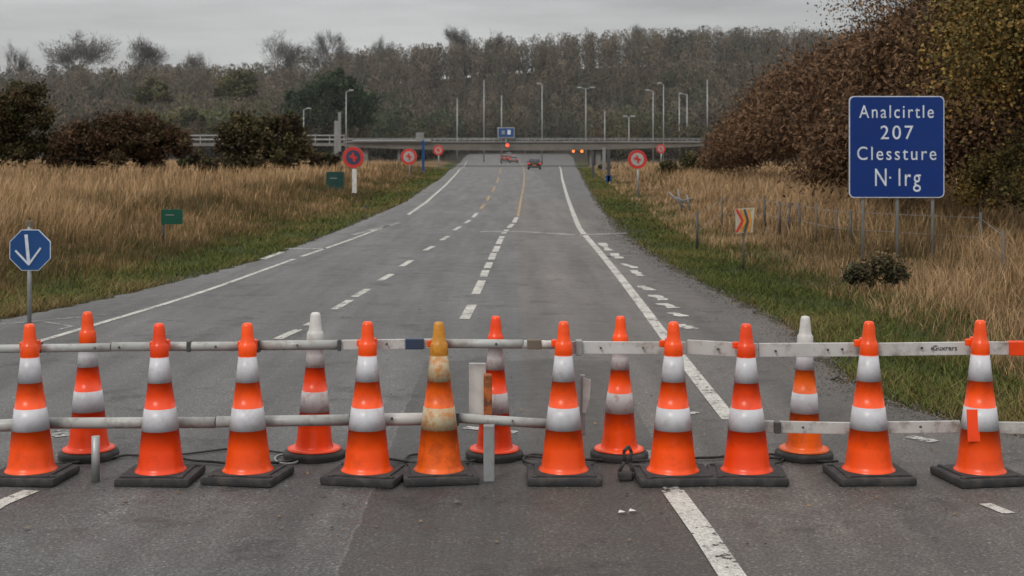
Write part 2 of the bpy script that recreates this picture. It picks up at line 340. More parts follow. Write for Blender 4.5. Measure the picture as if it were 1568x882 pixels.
# ------------------------------------------------------------ grass
def grass(name,n,Yr,side,dmin,dmax,h,w,cols,bias=1.0,lean=.25,hv=.4,lowedge=None,gain=1.0):
    u=rng.random(n); Y=1/(1/Yr[0]*(1-u)+1/Yr[1]*u)
    t=rng.random(n)**bias*(dmax-dmin)
    D=dmin+t
    X=np.where(side<0,XL(Y)-D,XR(Y)+D)
    keep=(np.abs(X/Y)<.42); X=X[keep];Y=Y[keep]; D=D[keep]
    cl=np.sin(X*2.1+1.3*np.sin(Y*.9))*np.sin(Y*1.1+X*.5)
    lf=np.sin(X*.31+1.7*np.sin(Y*.13))*np.sin(Y*.21-X*.17)
    keep=rng.random(len(X))<(.66+.34*cl); X=X[keep];Y=Y[keep];D=D[keep];cl=cl[keep];lf=lf[keep]
    n=len(X); Z=g(X,Y)-.02
    hh=h*(1+hv*rng.normal(size=n)*.6+.28*cl+.15*lf); hh=np.clip(hh,h*.3,h*1.8)
    if lowedge: hh=hh*np.interp(D,*lowedge)
    ww=w*np.maximum(1,Y/22)*rng.uniform(.6,1.4,n)
    an=rng.uniform(0,math.pi,n); ln=rng.normal(size=(n,2))*lean*hh[:,None]+np.array([.10,0])*hh[:,None]
    bx=np.cos(an)*ww; by=np.sin(an)*ww*.6
    P=np.stack([X,Y,Z],1)
    v0=P+np.stack([bx,by,0*bx],1)*.5; v1=P-np.stack([bx,by,0*bx],1)*.5
    mid=P+np.stack([ln[:,0]*.35,ln[:,1]*.35,hh*.6],1)
    v2=mid-np.stack([bx,by,0*bx],1)*.38; v3=mid+np.stack([bx,by,0*bx],1)*.38
    top=P+np.stack([ln[:,0],ln[:,1],hh],1)
    V=np.stack([v0,v1,v2,v3,top],1).reshape(-1,3)
    k=np.arange(n)[:,None]*5
    cols=np.array(cols)*gain; pw=np.clip(.5+.24*cl+.30*lf+.18*rng.normal(size=n),0,.999)
    if dmax>8: pw=np.clip(pw-.42*(1-ss(2.5,8,D))*(side<0),0,.999)
    ci=(pw*len(cols)).astype(int); c=cols[ci]*rng.uniform(.72,1.25,(n,1))
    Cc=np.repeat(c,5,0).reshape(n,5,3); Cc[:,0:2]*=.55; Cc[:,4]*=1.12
    me=bpy.data.meshes.new(name); quads=k+np.array([[0,1,2,3]]); tris=k+np.array([[3,2,4]])
    me.vertices.add(len(V)); me.vertices.foreach_set('co',V.astype(np.float32).ravel())
    me.loops.add(n*7); me.loops.foreach_set('vertex_index',np.concatenate([quads.ravel(),tris.ravel()]).astype(np.int32))
    me.polygons.add(2*n); me.polygons.foreach_set('loop_start',np.concatenate([np.arange(n)*4,n*4+np.arange(n)*3]).astype(np.int32))
    me.update(calc_edges=True); a=me.color_attributes.new('Col','FLOAT_COLOR','POINT')
    c4=np.ones((len(V),4),np.float32); c4[:,:3]=Cc.reshape(-1,3); a.data.foreach_set('color',c4.ravel()); me.materials.append(M_grass)
    return link(bpy.data.objects.new(name,me))
tanc=[(.080,.066,.030),(.14,.095,.048),(.25,.165,.088),(.34,.228,.125),(.42,.29,.17),(.34,.228,.13)]
tand=[(.05,.05,.02),(.08,.064,.028),(.15,.098,.047),(.23,.15,.075)]
grn=[(.04,.056,.013),(.062,.082,.020),(.095,.11,.028),(.125,.12,.045),(.18,.13,.06)]
LE_L=([1.9,3.5,7],[.4,.62,1.0]); LE_R=([1.4,2.6,3.6,5.2],[.28,.38,.55,1.05])
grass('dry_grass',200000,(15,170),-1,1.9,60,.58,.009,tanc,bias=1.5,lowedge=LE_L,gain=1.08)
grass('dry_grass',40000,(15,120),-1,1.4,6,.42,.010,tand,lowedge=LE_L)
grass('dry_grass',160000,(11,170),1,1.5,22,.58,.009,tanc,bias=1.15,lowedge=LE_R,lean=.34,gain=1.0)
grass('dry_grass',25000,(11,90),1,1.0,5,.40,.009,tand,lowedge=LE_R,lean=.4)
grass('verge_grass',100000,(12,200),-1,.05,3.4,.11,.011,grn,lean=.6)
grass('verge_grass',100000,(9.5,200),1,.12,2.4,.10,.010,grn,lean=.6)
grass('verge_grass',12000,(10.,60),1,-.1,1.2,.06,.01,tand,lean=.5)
def stones(name,n):
    u=rng.random(n); Y=1/(1/8.5*(1-u)+1/45*u); X=XR(Y)+rng.normal(size=n)*.16-.03; s=rng.uniform(.004,.013,n)*np.maximum(1,Y/18)
    base=np.array([[1,0,-.3],[-.5,.87,-.3],[-.5,-.87,-.3],[.1,.1,.8]])
    V=(base[None]*s[:,None,None]*rng.uniform(.6,1.3,(n,4,3)))+np.stack([X,Y,np.full(n,.006)],1)[:,None]
    k=np.arange(n)[:,None]*4; Fc=np.concatenate([k+np.array([[0,1,3]]),k+np.array([[1,2,3]]),k+np.array([[2,0,3]])])
    c=rng.uniform(.05,.17,(n,1))*np.array([[1,.93,.85]]); npmesh(name,V.reshape(-1,3),Fc,np.repeat(c,4,0),M_leaf)
stones('gravel',6000)
# ------------------------------------------------------------ foliage
def bush(name,blobs,n,size,cols,twigs=0,parent=None,up=None,stretch=1.5,crs=(.10,.26),shr=(.55,1.35),per=130):
    A=Acc(); B=np.array(blobs,float); vol=B[:,3]*B[:,5]; pr=vol/vol.sum()
    nc=max(12,int(n/per)); bi=rng.choice(len(B),nc,p=pr)
    d=unit(rng.normal(size=(nc,3))); d[:,2]=np.abs(d[:,2])*1.0-.25*rng.random(nc)
    rr=rng.uniform(.55,1.02,nc)[:,None]
    cc=B[bi,:3]+d*rr*B[bi,3:6]; cr=rng.uniform(*crs,nc)*B[bi,3:6].mean(1)
    shade=rng.uniform(*shr,nc); cols=np.array(cols); cid=rng.integers(0,len(cols),nc)
    k=rng.integers(0,nc,n); P=cc[k]+rng.normal(size=(n,3))*cr[k][:,None]*.62
    c=cols[cid[k]]*shade[k][:,None]*rng.uniform(.6,1.35,(n,1))
    rel=(P[:,2]-cc[k][:,2])/cr[k]; c*=np.clip(1+.22*rel,.5,1.5)[:,None]  # clump shading put into leaf colour: tops lighter, undersides darker
    gz=g(P[:,0],P[:,1]); P[:,2]=np.maximum(P[:,2],gz+.05)
    A.add(*leaves(P,size*rng.uniform(.6,1.4,n),c,stretch,up))
    if twigs:
        bi=rng.choice(len(B),twigs,p=pr); d=unit(rng.normal(size=(twigs,3))+np.array([0,0,.9])); d[:,2]=np.abs(d[:,2])
        s=B[bi,:3]+d*B[bi,3:6]*.6; e=B[bi,:3]+d*B[bi,3:6]*rng.uniform(.95,1.25,(twigs,1))
        th=size*.10; b=unit(np.cross(d,rng.normal(size=(twigs,3))))*th
        V=np.stack([s-b,s+b,e+b*.3,e-b*.3],1).reshape(-1,3); A.add(V,np.arange(twigs*4).reshape(-1,4),np.full((twigs*4,3),.045)*np.array([1.1,.95,.8]))
    return A.make(name,M_leaf,parent)
dk=[(.04,.03,.02),(.055,.042,.024),(.04,.042,.02),(.07,.05,.028)]
def pxblobs(L,Y0=105,dy=0.35):
    out=[]
    for (x,y,rx,ry) in L:
        X,Y,Z=at(x,y,Y0); s=Y0/F; out.append((X,Y+rng.uniform(-1,1),Z,rx*s,rx*s*.8,ry*s))
    return out
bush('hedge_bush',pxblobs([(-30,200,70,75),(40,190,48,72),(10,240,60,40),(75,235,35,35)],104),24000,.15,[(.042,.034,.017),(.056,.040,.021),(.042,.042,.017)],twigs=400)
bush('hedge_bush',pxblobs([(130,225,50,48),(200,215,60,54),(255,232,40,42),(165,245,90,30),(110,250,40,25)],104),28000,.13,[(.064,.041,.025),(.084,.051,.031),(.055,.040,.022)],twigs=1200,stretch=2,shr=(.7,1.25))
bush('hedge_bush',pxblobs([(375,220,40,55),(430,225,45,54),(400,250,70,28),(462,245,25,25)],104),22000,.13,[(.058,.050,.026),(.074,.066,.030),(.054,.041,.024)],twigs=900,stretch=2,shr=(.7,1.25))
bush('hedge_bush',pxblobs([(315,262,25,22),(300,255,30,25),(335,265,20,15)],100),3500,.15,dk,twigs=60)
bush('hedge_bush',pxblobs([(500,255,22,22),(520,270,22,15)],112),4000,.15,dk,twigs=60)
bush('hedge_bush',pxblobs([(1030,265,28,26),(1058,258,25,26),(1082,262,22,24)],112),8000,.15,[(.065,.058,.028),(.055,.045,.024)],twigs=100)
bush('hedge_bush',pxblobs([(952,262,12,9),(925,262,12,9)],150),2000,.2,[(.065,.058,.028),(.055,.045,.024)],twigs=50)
hb=[]
for Yc in np.arange(42,100,2.2):
    top=float(np.interp(Yc,[42,50,60,70,80,88,96,100],[7.4,7.2,7.1,6.8,5.8,4.7,3.2,2.2])); xc=float(np.interp(Yc,[42,60,80,97],[11.4,11.9,12.5,13.2]))
    hb.append((xc+1.5+rng.uniform(-.2,.2),Yc,top*.42,1.9,2.2,top*.50)); hb.append((xc+2.5+rng.uniform(-.4,.4),Yc,top*.62,1.5,1.8,top*.36)); hb.append((xc+3.9,Yc+1,top*.55,2.2,2.4,top*.48))
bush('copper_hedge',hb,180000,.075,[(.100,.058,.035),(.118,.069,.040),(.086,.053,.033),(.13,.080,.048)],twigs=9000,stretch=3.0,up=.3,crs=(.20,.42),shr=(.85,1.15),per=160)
def big_tree(name,base,h,spread,levels,r,seed,leafn,leafsz,cols,kids=3,sd=.45,trunk=.3):
    e=empty(name,(0,0,0)); segs,tips=branch_tree(base,h,spread,levels,r,seed,kids=kids,trunk=trunk)
    V,Fc=prisms(segs,5); npmesh('trunk_and_branches',V,Fc,None,M_bark,e)
    if leafn:
        k=rng.integers(0,len(tips),leafn); P=tips[k]+rng.normal(size=(leafn,3))*sd
        cols=np.array(cols); tc=rng.integers(0,len(cols),len(tips)); sh=rng.uniform(.6,1.4,len(tips))
        c=cols[tc[k]]*sh[k][:,None]*rng.uniform(.6,1.35,(leafn,1)); P[:,2]=np.maximum(P[:,2],g(P[:,0],P[:,1])+.1)
        A=Acc(); A.add(*leaves(P,leafsz*rng.uniform(.6,1.4,leafn),c,1.4)); A.make('foliage',M_leaf,e)
    return e,tips
bro=[(.12,.07,.036),(.15,.09,.042),(.095,.06,.033)]
yg=[(.14,.10,.034),(.18,.122,.038),(.115,.09,.032),(.095,.082,.034),(.20,.12,.038)]
big_tree('oak_tree',(13.6,41,.2),11,.75,5,.26,3,13000,.06,bro,sd=.5)
big_tree('oak_tree',(12.9,36,.2),9.8,.72,5,.2,8,6500,.055,bro,sd=.5)
big_tree('oak_tree',(15.6,47,.2),12.5,.7,5,.3,21,15000,.07,bro,sd=.6)
big_tree('maple_tree',(12.8,31,.2),9.5,.75,5,.2,5,75000,.056,yg,sd=.5)
big_tree('maple_tree',(13.8,34.5,.2),10.5,.75,5,.22,13,60000,.060,yg,sd=.55)
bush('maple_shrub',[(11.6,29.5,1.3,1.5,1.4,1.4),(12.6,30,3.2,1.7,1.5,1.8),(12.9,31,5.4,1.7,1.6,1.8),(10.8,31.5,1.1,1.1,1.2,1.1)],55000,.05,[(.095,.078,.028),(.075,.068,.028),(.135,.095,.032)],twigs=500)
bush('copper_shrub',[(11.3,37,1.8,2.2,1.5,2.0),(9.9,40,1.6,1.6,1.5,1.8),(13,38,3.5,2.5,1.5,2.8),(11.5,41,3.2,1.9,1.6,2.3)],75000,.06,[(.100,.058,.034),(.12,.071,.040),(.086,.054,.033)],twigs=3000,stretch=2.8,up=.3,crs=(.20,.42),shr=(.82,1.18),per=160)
bush('bramble_bush',[(X_,Y_,z_,a_,b_,c_) for X_,Y_,z_,a_,b_,c_ in [(5.35,20.5,.34,.26,.25,.20),(5.1,20.7,.26,.22,.2,.14),(5.6,20.6,.24,.2,.2,.14)]],5000,.032,[(.045,.046,.026),(.075,.066,.036),(.11,.08,.045)],twigs=600,crs=(.25,.7))
# forest hill
A=Acc()
def forest(n,Yr,kind,hr,cols,q,xr=None,wr=(.17,.27),sz=None,trunk=.15):
    Y=rng.uniform(*Yr,n); X=(rng.uniform(-.05,1.05,n)*1568-CX)*Y/F if xr is None else (rng.uniform(*xr,n)-CX)*Y/F
    ok=~((X>XL(Y)-4)&(X<XR(Y)+4)&(Y<434)); X=X[ok];Y=Y[ok];n=len(X)
    Z=g(X,Y); H=rng.uniform(*hr,n); W=H*rng.uniform(*wr,n)
    cols=np.array(cols)*.84; cx=(np.sin(X*.045+Y*.02)+np.sin(X*.02-Y*.05)+rng.normal(size=n)*.8)/4+.5
    tc=cols[(np.clip(cx,0,.999)*len(cols)).astype(int)]*rng.uniform(.80,1.2,(n,1))
    k=np.repeat(np.arange(n),q); m=len(k)
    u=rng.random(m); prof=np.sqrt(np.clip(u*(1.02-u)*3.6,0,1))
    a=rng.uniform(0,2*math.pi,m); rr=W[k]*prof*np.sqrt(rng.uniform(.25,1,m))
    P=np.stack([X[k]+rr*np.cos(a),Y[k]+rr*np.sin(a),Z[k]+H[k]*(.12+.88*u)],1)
    c=tc[k]*rng.uniform(.9,1.1,(m,1))*(.45+.75*u)[:,None]  # shading painted by height: crown foot darkened, top lightened to shape each tree
    if kind=='bare': A.add(*leaves(P,rng.uniform(.10,.20,m),c,9,.72))
    else: s0,s1=sz or (.4,.85); A.add(*leaves(P,rng.uniform(s0,s1,m),c,2.8,.5))
    if trunk:
        t=np.stack([X,Y,Z],1); w=np.array([[trunk,0,0]]); top=t+np.stack([rng.normal(size=n)*.4,0*X,H*.92],1)
        V=np.stack([t-w,t+w,top+w*.3,top-w*.3],1).reshape(-1,3); A.add(V,np.arange(n*4).reshape(-1,4),np.repeat(tc*1.25,4,0))
brn=[(.108,.092,.068),(.132,.108,.078),(.092,.086,.064),(.148,.118,.084),(.086,.086,.064),(.122,.102,.078)]
hz=[(.120,.108,.090),(.14,.12,.096),(.105,.100,.085)]  # greyer, lifted browns: some distance haze painted into the tree colour
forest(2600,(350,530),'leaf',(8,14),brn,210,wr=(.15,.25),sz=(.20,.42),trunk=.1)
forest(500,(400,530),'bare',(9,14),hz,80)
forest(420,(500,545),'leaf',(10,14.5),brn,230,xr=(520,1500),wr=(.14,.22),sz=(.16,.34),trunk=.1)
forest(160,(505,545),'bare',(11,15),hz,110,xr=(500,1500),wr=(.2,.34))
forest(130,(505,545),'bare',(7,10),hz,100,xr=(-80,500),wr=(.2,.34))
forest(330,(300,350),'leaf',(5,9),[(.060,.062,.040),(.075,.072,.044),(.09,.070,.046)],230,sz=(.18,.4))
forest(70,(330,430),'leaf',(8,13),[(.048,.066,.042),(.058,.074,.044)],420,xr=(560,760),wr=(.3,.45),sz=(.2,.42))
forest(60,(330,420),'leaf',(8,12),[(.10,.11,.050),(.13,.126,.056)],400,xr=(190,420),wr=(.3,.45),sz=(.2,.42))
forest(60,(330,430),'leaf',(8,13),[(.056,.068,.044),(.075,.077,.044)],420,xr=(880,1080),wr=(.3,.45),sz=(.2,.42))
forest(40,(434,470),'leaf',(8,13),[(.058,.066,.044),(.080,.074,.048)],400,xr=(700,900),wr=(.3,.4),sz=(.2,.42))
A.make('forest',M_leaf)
bush('green_tree',pxblobs([(505,155,52,42),(462,165,32,32),(548,165,34,36),(500,185,75,28),(520,125,24,20)],300),36000,.36,[(.030,.048,.026),(.040,.060,.032),(.027,.043,.025)],stretch=1.3,shr=(.7,1.3))
bush('yellow_tree',pxblobs([(235,150,28,28),(290,185,26,22),(365,140,32,34)],330),20000,.36,[(.078,.078,.040),(.092,.088,.044)],stretch=1.3,shr=(.75,1.2))
for i,(x,ytop,wpx,dY) in enumerate([(115,40,118,500),(215,54,72,505),(425,44,78,505),(508,44,76,508),(28,58,50,500),(300,76,50,505),(700,40,50,528),(760,42,45,528),(968,34,40,528),(590,52,40,525),(1120,40,40,528)]):
    X,Y,_=at(x,100,dY); z0=float(g(X,Y)); zt=HC+(HY-ytop)*dY/F; h=zt-z0
    segs,tips=branch_tree((0,0,0),10,.72,5,.24,100+i,kids=3,trunk=.26,upb=.06)
    e=empty('bare_tree',(X,Y,z0-.5)); V,Fq=prisms(segs,3)
    n=5000; k=rng.integers(0,len(tips),n); P=tips[k]+rng.normal(size=(n,3))*.22
    rel=unit(unit(P-np.array([0,0,2.5]))+rng.normal(size=(n,3))*.45); ln=rng.uniform(.25,.6,(n,1)); b=unit(np.cross(rel,rng.normal(size=(n,3))))*.020
    V2=np.stack([P-b,P+b,P+rel*ln],1).reshape(-1,3)
    sx=(wpx*dY/F)/(V[:,0].max()-V[:,0].min()+.4); sz=h/(V[:,2].max()+.3)
    mt=np.array([sx,sx,sz])
    npmesh('branches',V*mt,Fq,None,M_barkf,e); npmesh('twigs',V2*mt,np.arange(n*3).reshape(-1,3),None,M_barkf,e)
# thin autumn mist lying over the far ground (real homogeneous volume)
bm=bmesh.new(); bmesh.ops.create_cube(bm,size=1); bmesh.ops.scale(bm,vec=(1600,760,120),verts=bm.verts)
me=bpy.data.meshes.new('mist'); bm.to_mesh(me); bm.free()
mm=bpy.data.materials.new('mist'); mm.use_nodes=True; nt=mm.node_tree; nt.nodes.remove(nt.nodes['Principled BSDF'])
vsn=nt.nodes.new('ShaderNodeVolumeScatter'); vsn.inputs['Density'].default_value=.00016; vsn.inputs['Anisotropy'].default_value=.1; vsn.inputs['Color'].default_value=(.93,.95,1,1)
nt.links.new(vsn.outputs[0],nt.nodes['Material Output'].inputs['Volume']); me.materials.append(mm)
mo=link(bpy.data.objects.new('mist',me)); mo.location=(0,120+380,50)
# ------------------------------------------------------------ cones
def lathe(name,prof,mats,seg=44,parent=None):
    V=[];Fs=[];mi=[]
    for z,r,_ in prof:
        for k in range(seg):
            a=2*math.pi*k/seg; V.append((r*math.cos(a),r*math.sin(a),z))
    for i in range(len(prof)-1):
        for k in range(seg):
            k2=(k+1)%seg; Fs.append((i*seg+k,i*seg+k2,(i+1)*seg+k2,(i+1)*seg+k)); mi.append(prof[i][2])
    Fs.append(tuple((len(prof)-1)*seg+k for k in range(seg))); mi.append(prof[-2][2])
    me=bpy.data.meshes.new(name); me.from_pydata(V,[],Fs)
    for m in mats: me.materials.append(m)
    for p,i in zip(me.polygons,mi): p.material_index=i; p.use_smooth=len(p.vertices)==4
    me.update(); o=bpy.data.objects.new(name,me); return link(o,parent)
def cone(X,Y,s=1.0,body=M_or,band=M_wb,top=None,back=False,tilt=(0,0),rot=0,ring=True,band2=None,slim=1.0):
    e=empty('traffic_cone',(X,Y,0)); top=top or body
    def R(z): return slim*float(np.interp(z,[.075,.33,.465,.63,.79],[.146,.117,.099,.076,.056]))
    pr=[(.058,.166*slim,0),(.066,.165*slim,0),(.074,.154*slim,0),(.095,.146*slim,0),(.14,R(.14),0),(.2,R(.2),0),(.325,R(.325),0),(.3251,R(.325)+.0025,2)]
    pr+=[(.40,R(.40)+.0025,2),(.4649,R(.465)+.0025,2),(.465,R(.465),0),(.54,R(.54),0),(.6299,R(.63),0),(.63,R(.63)+.0025,1),(.71,R(.71)+.0025,1),(.7899,R(.79)+.0025,1),
         (.79,.056,3),(.80,.060,3),(.862,.057,3),(.872,.052,3),(.885,.045,3),(.93,.040,3),(.985,.034,3),(1.0,.030,3),(1.006,.022,3),(1.008,.010,3)]
    lathe('cone_body',pr,[body,band,band2 or band,top],parent=e)
    if not back:
        boxpart('rubber_base',(0,0,.026),(.48,.44,.052),M_rub,e,.018,(0,0,rot))
        boxpart('base_pad',(0,0,.056),(.38,.36,.014),M_rub,e,.006,(0,0,rot))
        for sx in (-1,1):
            for sy in (-1,1): tube('base_foot',(sx*.19,sy*.17,.05),(sx*.19,sy*.17,.062),.022,.018,M_rub,e,12)
    else:
        lathe('rubber_base',[(.002,.205,0),(.03,.210,0),(.045,.204,0),(.06,.165,0)],[M_rub],parent=e)
        lathe('base_flange',[(.06,.18,0),(.072,.178,0),(.078,.15,0)],[body],parent=e)
    if ring and not back:
        boxpart('rail_clip',(0.005,.075,.855),(.075,.05,.075),body,e,.012)
        boxpart('rail_clip_lug',(-.060,.045,.862),(.04,.03,.045),body,e,.01)
    e.scale=(s*random.uniform(.97,1.03),s,s); e.rotation_euler=(tilt[0],tilt[1],random.uniform(-.15,.15)); return e
YF=9.08
def fx(x): return (x-CX)*YF/F
for x,s,bd,tl in [(48,.985,M_or,-.012),(247,.99,M_or2,-.01),(380,.99,M_or,-.008),(562,1.0,M_or,.004),(863,1.0,M_or,.0),(1030,1.0,M_or,.003),(1144,.985,M_or2,-.006),(1331,1.0,M_or,0.0),(1499,1.01,M_or,.004)]:
    cone(fx(x),YF+random.uniform(-.02,.02),s,bd,M_wb,tilt=(random.uniform(-.01,.01),tl),rot=random.uniform(-.1,.1))
cone(fx(672),YF+.02,.995,M_am,M_wy,top=M_ye,rot=.05,band2=M_wy)
YB=9.72
def bx(x): return (x-CX)*YB/F
for x,s,bd,bn,tp,sl in [(136,.99,M_or2,M_wb,M_or,.95),(481,.985,M_or2,M_wd,M_white,.85),(757,.96,M_or2,M_wd,M_or2,.88),(948,.96,M_or,M_wd,M_or,.88),(1231,.96,M_am,M_wb,M_white,.88)]:
    cone(bx(x),YB,s,bd,bn,top=tp,back=True,tilt=(0,.01 if x>200 else -.01),slim=sl)
# ------------------------------------------------------------ barrier
bar=empty('barrier')
YR_=9.20
def rail(name,x0,y0,x1,y1,hpx,mat,flat=False,Y=YR_):
    a=Vector(at(x0,y0,Y)); b=Vector(at(x1,y1,Y)); h=hpx*Y/F
    if flat:
        o=boxpart(name,(a+b)/2,((b-a).length,.022,h),mat,bar,.004); o.rotation_euler=(0,-math.atan2((b-a).z,(b-a).x),0)
    else: o=tube(name,a,b,h/2,h/2,mat,bar,18)
    return o
for i,q in enumerate([(-60,535,170,532,13,0,0),(172,531,395,530,14,0,0),(397,529,520,528,15,0,1),(522,528,668,526,15,1,0),(682,526,800,527,14,0,1),(802,527,862,528,13,0,0),
          (874,532,1050,533,19,1,0),(1052,531,1160,537,22,1,0),(1162,536,1322,535,21,1,0),(1345,535,1500,533,20,1,0),(1512,533,1640,533,20,1,0)]):
    rail('upper_rail',*q[:5],M_railg if q[6] or i<2 else M_rail,bool(q[5]),Y=YR_+(.0 if i%2 else .004))
for i,q in enumerate([(-60,654,66,649,19,0),(64,648,330,647,17,0),(332,646,540,643,17,0),(538,643,698,641,19,0),(700,640,838,649,15,0),(1170,653,1312,656,18,1),(1314,655,1470,653,18,1),(1472,654,1640,656,18,1)]):
    rail('lower_rail',*q[:5],M_rail if i>4 or i==3 else M_railg,bool(q[5]),Y=YR_+.02+(.0 if i%2 else .004))
for x,y,c,w,hp in [(60,532,M_dark,8,15),(290,530,M_dark,6,15),(395,530,M_dark,7,17),(520,528,M_dark,5,16),(635,526,M_navy,28,15),(818,527,M_wood,22,13),(700,641,M_dark,6,18),(66,648,M_dark,6,20),(538,643,M_dark,5,19),(1190,654,M_dark,10,16),(1556,533,M_or2,24,20),(886,532,M_galv,10,22)]:
    p=at(x,y,YR_-.005 if x!=1556 else YR_); boxpart('rail_joint',p,(w*.00422,.066 if hp<18 else .07,hp*.00422+.006),c,bar,.006)
for x,y in [(145,533),(182,532),(330,531),(455,529),(592,527),(760,527),(920,533),(985,533),(1100,535),(1188,538),(1268,536),(1290,535),(1412,533),(1428,534),(600,641),(785,645),(1230,655),(1410,654)]:
    p=at(x,y,YR_-.034); tube('bolt',(p[0],p[1],p[2]),(p[0],p[1]+.012,p[2]),.008,.008,M_wood if x%2 else M_dark,bar,10)
def text(name,s,loc,size,mat,parent,width=None,ext=.002,font_sp=1.0):
    cu=bpy.data.curves.new(name,'FONT'); cu.body=s; cu.size=size; cu.extrude=ext; cu.align_x='CENTER'; cu.align_y='CENTER'; cu.space_character=font_sp
    cu.materials.append(mat); o=bpy.data.objects.new(name,cu); o.location=loc; o.rotation_euler=(math.pi/2,0,0); link(o,parent)
    bpy.context.view_layer.update()
    if width and o.dimensions.x>0: o.scale.x=width/o.dimensions.x
    return o
p=at(1447,533,YR_-.014); text('stencil','Guxrers',p,.045,M_dark,bar,.155)
tube('post',(fx(152),9.0,0),(fx(152),9.0,.29),.026,.026,M_galv,bar)
boxpart('post',(fx(749),9.02,.18),(.07,.05,.36),M_galv,bar,.008)
boxpart('post_plate',(at(731,596,9.36)[0],9.36,at(731,596,9.36)[2]),(.112,.03,.345),M_white,bar,.006)
boxpart('post_reflector',(at(747,604,9.33)[0],9.33,at(747,604,9.33)[2]),(.055,.05,.27),painted('rust_orange',(.45,.12,.02),.5,(.05,.03,.02),.9,14,lo=.42,hi=.6),bar,.01)
boxpart('post_plate_small',(at(892,620,9.38)[0],9.38,at(892,620,9.38)[2]),(.035,.03,.40),M_galv,bar,.008)
pts=[at(x,y,9.34) for x,y in [(893,578),(905,582),(903,610),(897,632),(892,632)]]
plate('paddle',[(q[0],q[2]) for q in pts],9.34,.012,M_white,bar)
lb=empty('label_panel'); a_=at(1495,652,YF-.128)
boxpart('panel',(a_[0],YF-.119,a_[2]),(.11,.006,.20),M_or2,lb,.002,(-.145,0,0))
cd=empty('strap')
pts=[(955,735),(948,722),(957,706),(955,692),(962,683),(967,692),(964,708),(970,722),(966,740)]
for a,b in zip(pts[:-1],pts[1:]):
    tube('strap_link',at(*a,9.05),at(*b,9.05),.012,.010,M_rub,cd,8)
boxpart('strap_weight',(at(957,730,9.05)[0],9.05,.03),(.09,.08,.055),M_rub,cd,.015)
def cable(name,pts,r,mat):
    cu=bpy.data.curves.new(name,'CURVE'); cu.dimensions='3D'; cu.bevel_depth=r; sp=cu.splines.new('NURBS'); sp.points.add(len(pts)-1)
    for q,p in zip(sp.points,pts): q.co=(*p,1)
    sp.use_endpoint_u=True; sp.order_u=4; cu.materials.append(mat); return link(bpy.data.objects.new(name,cu))
cp=[]
for x in range(60,1300,26):
    X,Y=ground_px(x,706+6*math.sin(x*.021)+random.uniform(-4,4)); cp.append((X,Y-.02,.016))
cable('cable',cp,.009,M_rub)
cp=[(*ground_px(x,694+5*math.sin(x*.03)),.012) for x in range(270,560,20)]; cable('cable',cp,.007,M_rub)
for cx_ in (440,820,640,1180):
    cp=[(*ground_px(cx_+20*math.cos(a*.6),706+8*math.sin(a*.6)),.014) for a in range(10)]; cable('cable',cp,.008,M_galv if cx_<500 else M_rub)
for i,(x,y) in enumerate([(952,788),(968,786),(42,812),(190,770),(700,772)]):
    X,Y=ground_px(x,y); s_=.7; npmesh('litter',np.array([[X-.03*s_,Y,.012],[X+.02*s_,Y-.03*s_,.02],[X+.035*s_,Y+.01,.014],[X-.01,Y+.035*s_,.022]]),np.array([[0,1,2,3]]),None,M_white if i<2 else M_wood)
n=260; u=rng.random(n); Yl=1/(1/7.5*(1-u)+1/22*u); Xl=rng.uniform(-.38,.36,n)*Yl
P=np.stack([Xl,Yl,np.full(n,.012)],1); sc_=rng.uniform(.008,.02,n)[:,None]; an=rng.uniform(0,6.28,n)
a_=np.stack([np.cos(an),np.sin(an),rng.normal(size=n)*.2],1)*sc_; b_=np.stack([-np.sin(an),np.cos(an),rng.normal(size=n)*.2],1)*sc_*.6
c_=np.array([(.12,.07,.035),(.05,.035,.02),(.2,.13,.07)])[rng.integers(0,3,n)]
npmesh('fallen_leaves',np.stack([P-a_,P+b_,P+a_,P-b_],1).reshape(-1,3),np.arange(n*4).reshape(-1,4),np.repeat(c_,4,0),M_leaf)
# ------------------------------------------------------------ signs
def cyl_y(name,cx,cz,Y,r,th,mat,parent,n=36): return plate(name,ring_pts(cx,cz,r,n),Y,th,mat,parent)
Yb=24.7; sg=empty('road_sign'); k=Yb/F
cx,_,cz=at(1373,225,Yb); w,h=146*k,156*k
plate('panel_back',rrect(cx,cz,w,h,.09),Yb,.03,M_galv,sg)
plate('panel_border',rrect(cx,cz,w-.004,h-.004,.088),Yb-.004,.004,M_letter,sg)
plate('panel_face',rrect(cx,cz,w-.034,h-.034,.078),Yb-.008,.004,M_blue,sg)
for s,x,y,sz,wd in [('Analcirtle',1373,172,.32,114),('207',1373,204,.34,50),('Clessture',1373,236,.33,121),('N lrg',1374,273,.44,70)]:
    p=at(x,y,Yb-.012); text('lettering',s,p,sz,M_letter,sg,wd*k,.003,1.25)
p=at(1363,272,Yb-.012); boxpart('lettering_dot',(p[0],p[1],p[2]),(.03,.006,.03),M_letter,sg)
for x in (1321,1374,1428):
    p=at(x,300,Yb+.07); z=float(g(p[0],p[1])); tube('post',(p[0],p[1],z-.1),(p[0],p[1],HC+(HY-160)*k),.03,.03,M_galv,sg)
for y in (180,270):
    p=at(1373,y,Yb+.045); boxpart('bracket',p,(w*.9,.03,.05),M_galv,sg)
Yo=17.2; k=Yo/F; so=empty('traffic_sign'); cx,_,cz=at(46,383,Yo)
plate('panel_border',ring_pts(cx,cz,34*k,8,math.pi/8),Yo,.012,M_letter,so)
plate('panel_face',ring_pts(cx,cz,32.8*k,8,math.pi/8),Yo-.004,.004,M_blue2,so)
